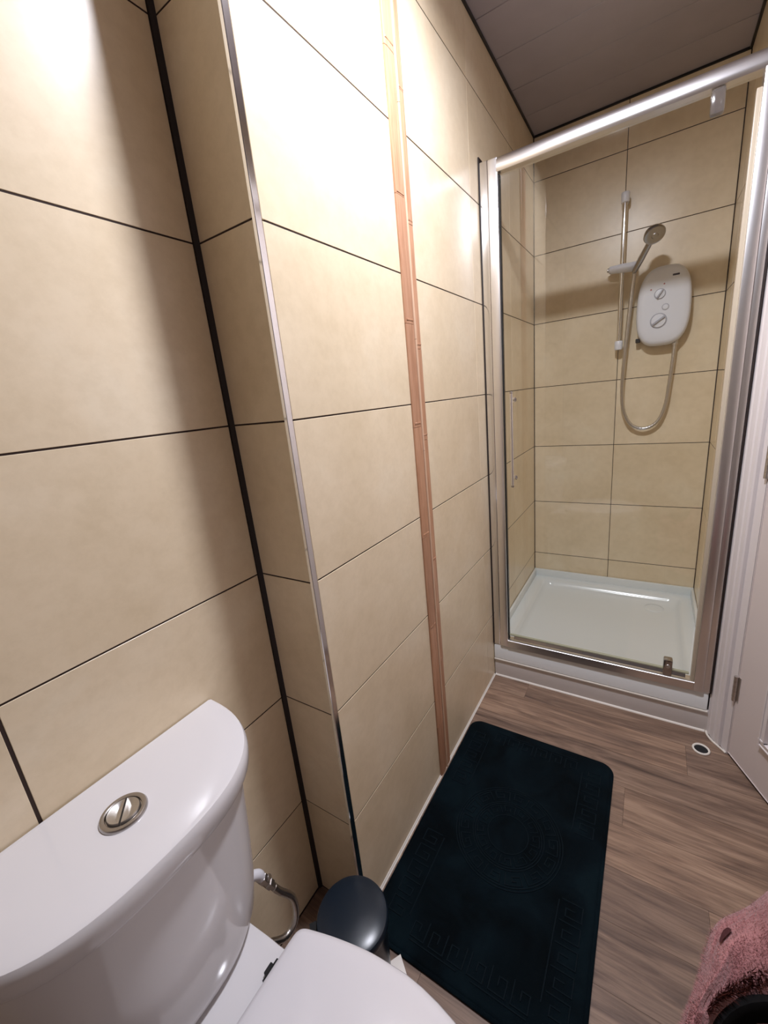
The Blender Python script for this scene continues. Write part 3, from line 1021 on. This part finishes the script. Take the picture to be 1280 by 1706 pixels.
def ribbon(bm, pts, w=0.0042, z=MZ, h=0.0020, close=False):
    """raised welt following a polyline (local mat coordinates)"""
    P_ = [Vector((x, y, 0)) for x, y in pts]
    n_ = len(P_)
    rows = []
    for i, p in enumerate(P_):
        a = P_[i - 1] if (i > 0 or close) else None
        b = P_[(i + 1) % n_] if (i < n_ - 1 or close) else None
        d1 = (p - a).normalized() if a is not None else (b - p).normalized()
        d2 = (b - p).normalized() if b is not None else d1
        t = (d1 + d2)
        t = t.normalized() if t.length > 1e-6 else d1
        nn_ = Vector((-t.y, t.x, 0))
        sc = 1.0 / max(0.5, nn_.dot(Vector((-d1.y, d1.x, 0))))
        rows.append([p + nn_ * (w / 2 * sc) + Vector((0, 0, z - 0.0006)), p + nn_ * (w / 4 * sc) + Vector((0, 0, z + h)),
                     p - nn_ * (w / 4 * sc) + Vector((0, 0, z + h)), p - nn_ * (w / 2 * sc) + Vector((0, 0, z - 0.0006))])
    V = [[bm.verts.new(q_) for q_ in r_] for r_ in rows]
    rng = range(n_ if close else n_ - 1)
    for i in rng:
        a, b = V[i], V[(i + 1) % n_]
        for j in range(3):
            bm.faces.new((a[j], a[j + 1], b[j + 1], b[j]))


def circ(r, n_=72):
    return [(r * math.cos(2 * PI * k / n_), r * math.sin(2 * PI * k / n_)) for k in range(n_)]


def polar(pts_ra, sub=4):
    out = []
    for (r0, a0), (r1, a1) in zip(pts_ra, pts_ra[1:]):
        for k in range(sub):
            t = k / sub
            r, a = r0 + (r1 - r0) * t, a0 + (a1 - a0) * t
            out.append((r * math.cos(a), r * math.sin(a)))
    r, a = pts_ra[-1]
    out.append((r * math.cos(a), r * math.sin(a)))
    return out


bm = bm_new()
for r in (0.146, 0.139, 0.098, 0.092, 0.056):
    ribbon(bm, circ(r), 0.0034, close=True)
NK = 14
for k in range(NK):
    a0 = 2 * PI * k / NK; w_ = 2 * PI / NK
    ribbon(bm, polar([(0.104, a0), (0.133, a0), (0.133, a0 + w_ * 0.74), (0.112, a0 + w_ * 0.74), (0.112, a0 + w_ * 0.32), (0.123, a0 + w_ * 0.32), (0.123, a0 + w_ * 0.52)]), 0.0034)
NK = 12
for k in range(NK):
    a0 = 2 * PI * k / NK; w_ = 2 * PI / NK
    ribbon(bm, polar([(0.063, a0), (0.086, a0), (0.086, a0 + w_ * 0.72), (0.069, a0 + w_ * 0.72), (0.069, a0 + w_ * 0.34), (0.078, a0 + w_ * 0.34)]), 0.0030)
obj('medallion_welt', bm, 'mat_welt', mt)
# L-shaped runs of keys in the four corners
for sx in (-1, 1):
    for sy in (-1, 1):
        bm = bm_new()
        inx, iny = hw_ - 0.088, hl_ - 0.085
        ox, oy = hw_ - 0.034, hl_ - 0.034
        T = lambda p: (sx * p[0], sy * p[1])
        ribbon(bm, [T((inx, iny - 0.20)), T((inx, iny + 0.010))], 0.0038)
        ribbon(bm, [T((inx - 0.14, oy)), T((inx - 0.02, oy))], 0.0038)
        u_ = 0.048
        for k in range(5):
            y0 = iny - 0.205 + k * u_
            key = [(inx + 0.006, y0), (ox, y0), (ox, y0 + u_ * 0.72), (inx + 0.018, y0 + u_ * 0.72), (inx + 0.018, y0 + u_ * 0.36), (ox - 0.016, y0 + u_ * 0.36)]
            ribbon(bm, [T(p) for p in key], 0.0038)
        for k in range(3):
            x0 = inx - 0.150 + k * u_
            key = [(x0, iny), (x0, oy - 0.008), (x0 + u_ * 0.72, oy - 0.008), (x0 + u_ * 0.72, iny + 0.012), (x0 + u_ * 0.36, iny + 0.012), (x0 + u_ * 0.36, oy - 0.022)]
            ribbon(bm, [T(p) for p in key], 0.0038)
        obj('key_welt', bm, 'mat_welt', mt)

# ------------------------------------------------------------------ hamper and draped dressing gown
HX, HY, HR, HZ = 0.768, 0.452, 0.135, 0.445
hm = thing('laundry_hamper', 'round black laundry hamper under the pink fleece gown', 'hamper', (HX, HY, 0))
bm = bm_new()
lathe(bm, [(0.108, 0.0), (0.112, 0.004), (0.117, 0.15), (0.127, 0.40), (HR - 0.004, HZ - 0.012), (HR, HZ - 0.006), (HR, HZ), (HR - 0.008, HZ + 0.002), (HR - 0.012, HZ - 0.004), (0.121, 0.38), (0.108, 0.02), (0.001, 0.015)], (0, 0, 0), (0, 0, 1), 48)
obj('basket', bm, 'hamper_black', hm, 'auto')
for zz in (0.06, 0.14, 0.22, 0.30, 0.38):
    bm = bm_new()
    r = 0.112 + (0.127 - 0.112) * zz / 0.40 + 0.001
    tube(bm, [(r * math.cos(2 * PI * k / 40), r * math.sin(2 * PI * k / 40), zz) for k in range(41)], 0.004, 6)
    obj('rib', bm, 'hamper_black', hm, True)

dg = thing('dressing_gown', 'pink fleece gown with dark spots draped over the black hamper', 'dressing gown', (HX, HY, HZ))


def gown_point(a, t):
    """a: angle round the hamper; t: 0 inside the mouth ... 1 at the hem outside"""
    k_ = min(1.0, max(0.0, (math.radians(158) - a) / math.radians(58)))
    wd = 0.026 + 0.082 * k_ * k_ * (3 - 2 * k_)
    pr = [(-0.16, -0.022), (0.06, 0.004), (0.26, 0.013), (0.46, 0.020), (0.70, 0.014), (0.90, -0.012), (0.97, -0.070), (1.02, -0.15), (1.06, -0.24)]
    s = t * (len(pr) - 1)
    i = min(int(s), len(pr) - 2); f_ = s - i
    r = 0.134 + wd * (pr[i][0] * (1 - f_) + pr[i + 1][0] * f_)
    z = pr[i][1] * (1 - f_) + pr[i + 1][1] * f_
    amp = 0.35 + 0.65 * k_
    r += amp * min(1, t * 3) * (0.006 * math.sin(a * 7 + 1.3 * math.sin(a * 3)) * (0.35 + t) + 0.008 * mnoise.noise(Vector((a * 2.2, t * 3, 1.7))))
    z += 0.012 * mnoise.noise(Vector((a * 2.7, t * 4.0, 5.0))) + (0.006 * math.sin(a * 5 + 0.5) if t < 0.55 else 0.0)
    # a bunched shoulder of fabric at the far side
    b_ = math.exp(-((a - math.radians(93)) / 0.20) ** 2)
    r += 0.020 * b_ * min(1, t * 1.5); z += 0.105 * b_ * math.exp(-((t - 0.50) / 0.28) ** 2)
    return Vector((r * math.cos(a), r * math.sin(a), z))


a0, a1 = math.radians(58), math.radians(206)
NA_, NT_ = 90, 48
bm = bm_new()
grid = []
for i in range(NA_ + 1):
    a = a0 + (a1 - a0) * i / NA_
    row = []
    for j in range(NT_ + 1):
        t = j / NT_
        p = gown_point(a, t)
        row.append(bm.verts.new(p))
    grid.append(row)
for i in range(NA_):
    for j in range(NT_):
        bm.faces.new((grid[i][j], grid[i + 1][j], grid[i + 1][j + 1], grid[i][j + 1]))
fab = obj('fleece', bm, 'fleece', dg, True)
so = fab.modifiers.new('thickness', 'SOLIDIFY'); so.thickness = 0.007; so.offset = -1.0


def gown_normal(a, t):
    e = 0.01
    du = gown_point(a + e, t) - gown_point(a - e, t)
    dv_ = gown_point(a, min(1, t + e)) - gown_point(a, max(0, t - e))
    n_ = du.cross(dv_).normalized()
    ref = Vector((math.cos(a), math.sin(a), 1.0))
    return n_ if n_.dot(ref) > 0 else -n_


# dark printed spots lying on the fleece
for a_, t_, r_ in ((121, 0.46, 0.012), (136, 0.80, 0.011), (84, 0.70, 0.012), (172, 0.88, 0.011), (104, 0.82, 0.011)):
    a = math.radians(a_)
    bm = bm_new()
    rows = []
    for k in range(4):
        rr_ = r_ * k / 3
        ring = []
        for q in range(14):
            b = 2 * PI * q / 14
            rad_ = rr_ * (1 + 0.15 * math.sin(3 * b + a_))
            aa, tt = a + rad_ * math.cos(b) / 0.17, min(0.99, t_ + rad_ * math.sin(b) / 0.42)
            ring.append(gown_point(aa, tt) + gown_normal(aa, tt) * 0.0035)
        rows.append(ring)
    rows[0] = [rows[0][0] + (q_ - rows[0][0]) * 0.1 + (rows[1][i_] - rows[0][0]) * 0.01 for i_, q_ in enumerate(rows[0])]
    loft(bm, rows, True, False)
    obj('spot', bm, 'fleece_spot', dg, True)
# short pile standing on the cloth
me_v, me_f = [], []
for k in range(22000):
    a = random.uniform(a0, a1); t = random.random()
    p = gown_point(a, t); n_ = gown_normal(a, t)
    tdir = Vector((random.uniform(-1, 1), random.uniform(-1, 1), random.uniform(-1, 1)))
    dd = (n_ + tdir * 0.45).normalized()
    w_ = dd.cross(Vector((random.random(), random.random(), random.random()))).normalized() * 0.00035
    b_ = len(me_v)
    me_v += [p - w_, p + w_, p + dd * random.uniform(0.003, 0.006)]
    me_f.append((b_, b_ + 1, b_ + 2))
me = bpy.data.meshes.new('pile')
me.from_pydata([tuple(v_) for v_ in me_v], [], me_f)
o = obj('pile', me, 'fleece', dg)
o['kind'] = 'stuff'
# fluffy hem inside the hamper mouth, shade on the pink edge painted brown
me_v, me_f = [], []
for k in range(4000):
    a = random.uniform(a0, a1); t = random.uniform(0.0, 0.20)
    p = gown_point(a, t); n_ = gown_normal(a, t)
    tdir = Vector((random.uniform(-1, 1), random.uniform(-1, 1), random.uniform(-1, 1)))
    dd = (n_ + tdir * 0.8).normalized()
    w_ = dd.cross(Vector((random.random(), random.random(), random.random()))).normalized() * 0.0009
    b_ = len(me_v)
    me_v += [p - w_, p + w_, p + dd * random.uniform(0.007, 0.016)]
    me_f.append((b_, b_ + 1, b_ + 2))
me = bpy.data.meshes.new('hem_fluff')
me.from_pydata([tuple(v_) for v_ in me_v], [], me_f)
o = obj('hem_fluff', me, 'fleece_shaded', dg)
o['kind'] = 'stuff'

# ------------------------------------------------------------------ ceiling lamp
lp = thing('ceiling_light', 'round white ceiling lamp over the middle of the room', 'ceiling light', (LAMP[0], LAMP[1], ZC))
bm = bm_new(); lathe(bm, [(0.050, 0.0), (0.085, -0.002), (0.088, -0.012), (0.080, -0.040), (0.072, -0.050), (0.068, -0.050), (0.066, -0.044)], (0, 0, 0), (0, 0, 1), 40, cap=False)
obj('housing', bm, 'white_plastic', lp, 'auto')
zl = LAMP[2] - ZC
bm = bm_new(); lathe(bm, [(LAMP_RADIUS, zl + 0.012), (LAMP_RADIUS, zl + 0.004), (LAMP_RADIUS * 0.85, zl), (0.0001, zl - 0.002)], (0, 0, 0), (0, 0, 1), 32)
obj('diffuser', bm, 'lamp_glow', lp, True)

ld = bpy.data.lights.new('lamp_light', 'AREA')
ld.shape = 'DISK'; ld.size = LAMP_RADIUS * 2; ld.energy = LAMP_WATTS; ld.color = (0.94, 0.955, 1.06); ld.spread = LAMP_SPREAD
lo = bpy.data.objects.new('lamp_light', ld)
COL.objects.link(lo)
lo.parent = lp
lo.location = (0, 0, zl - 0.004)
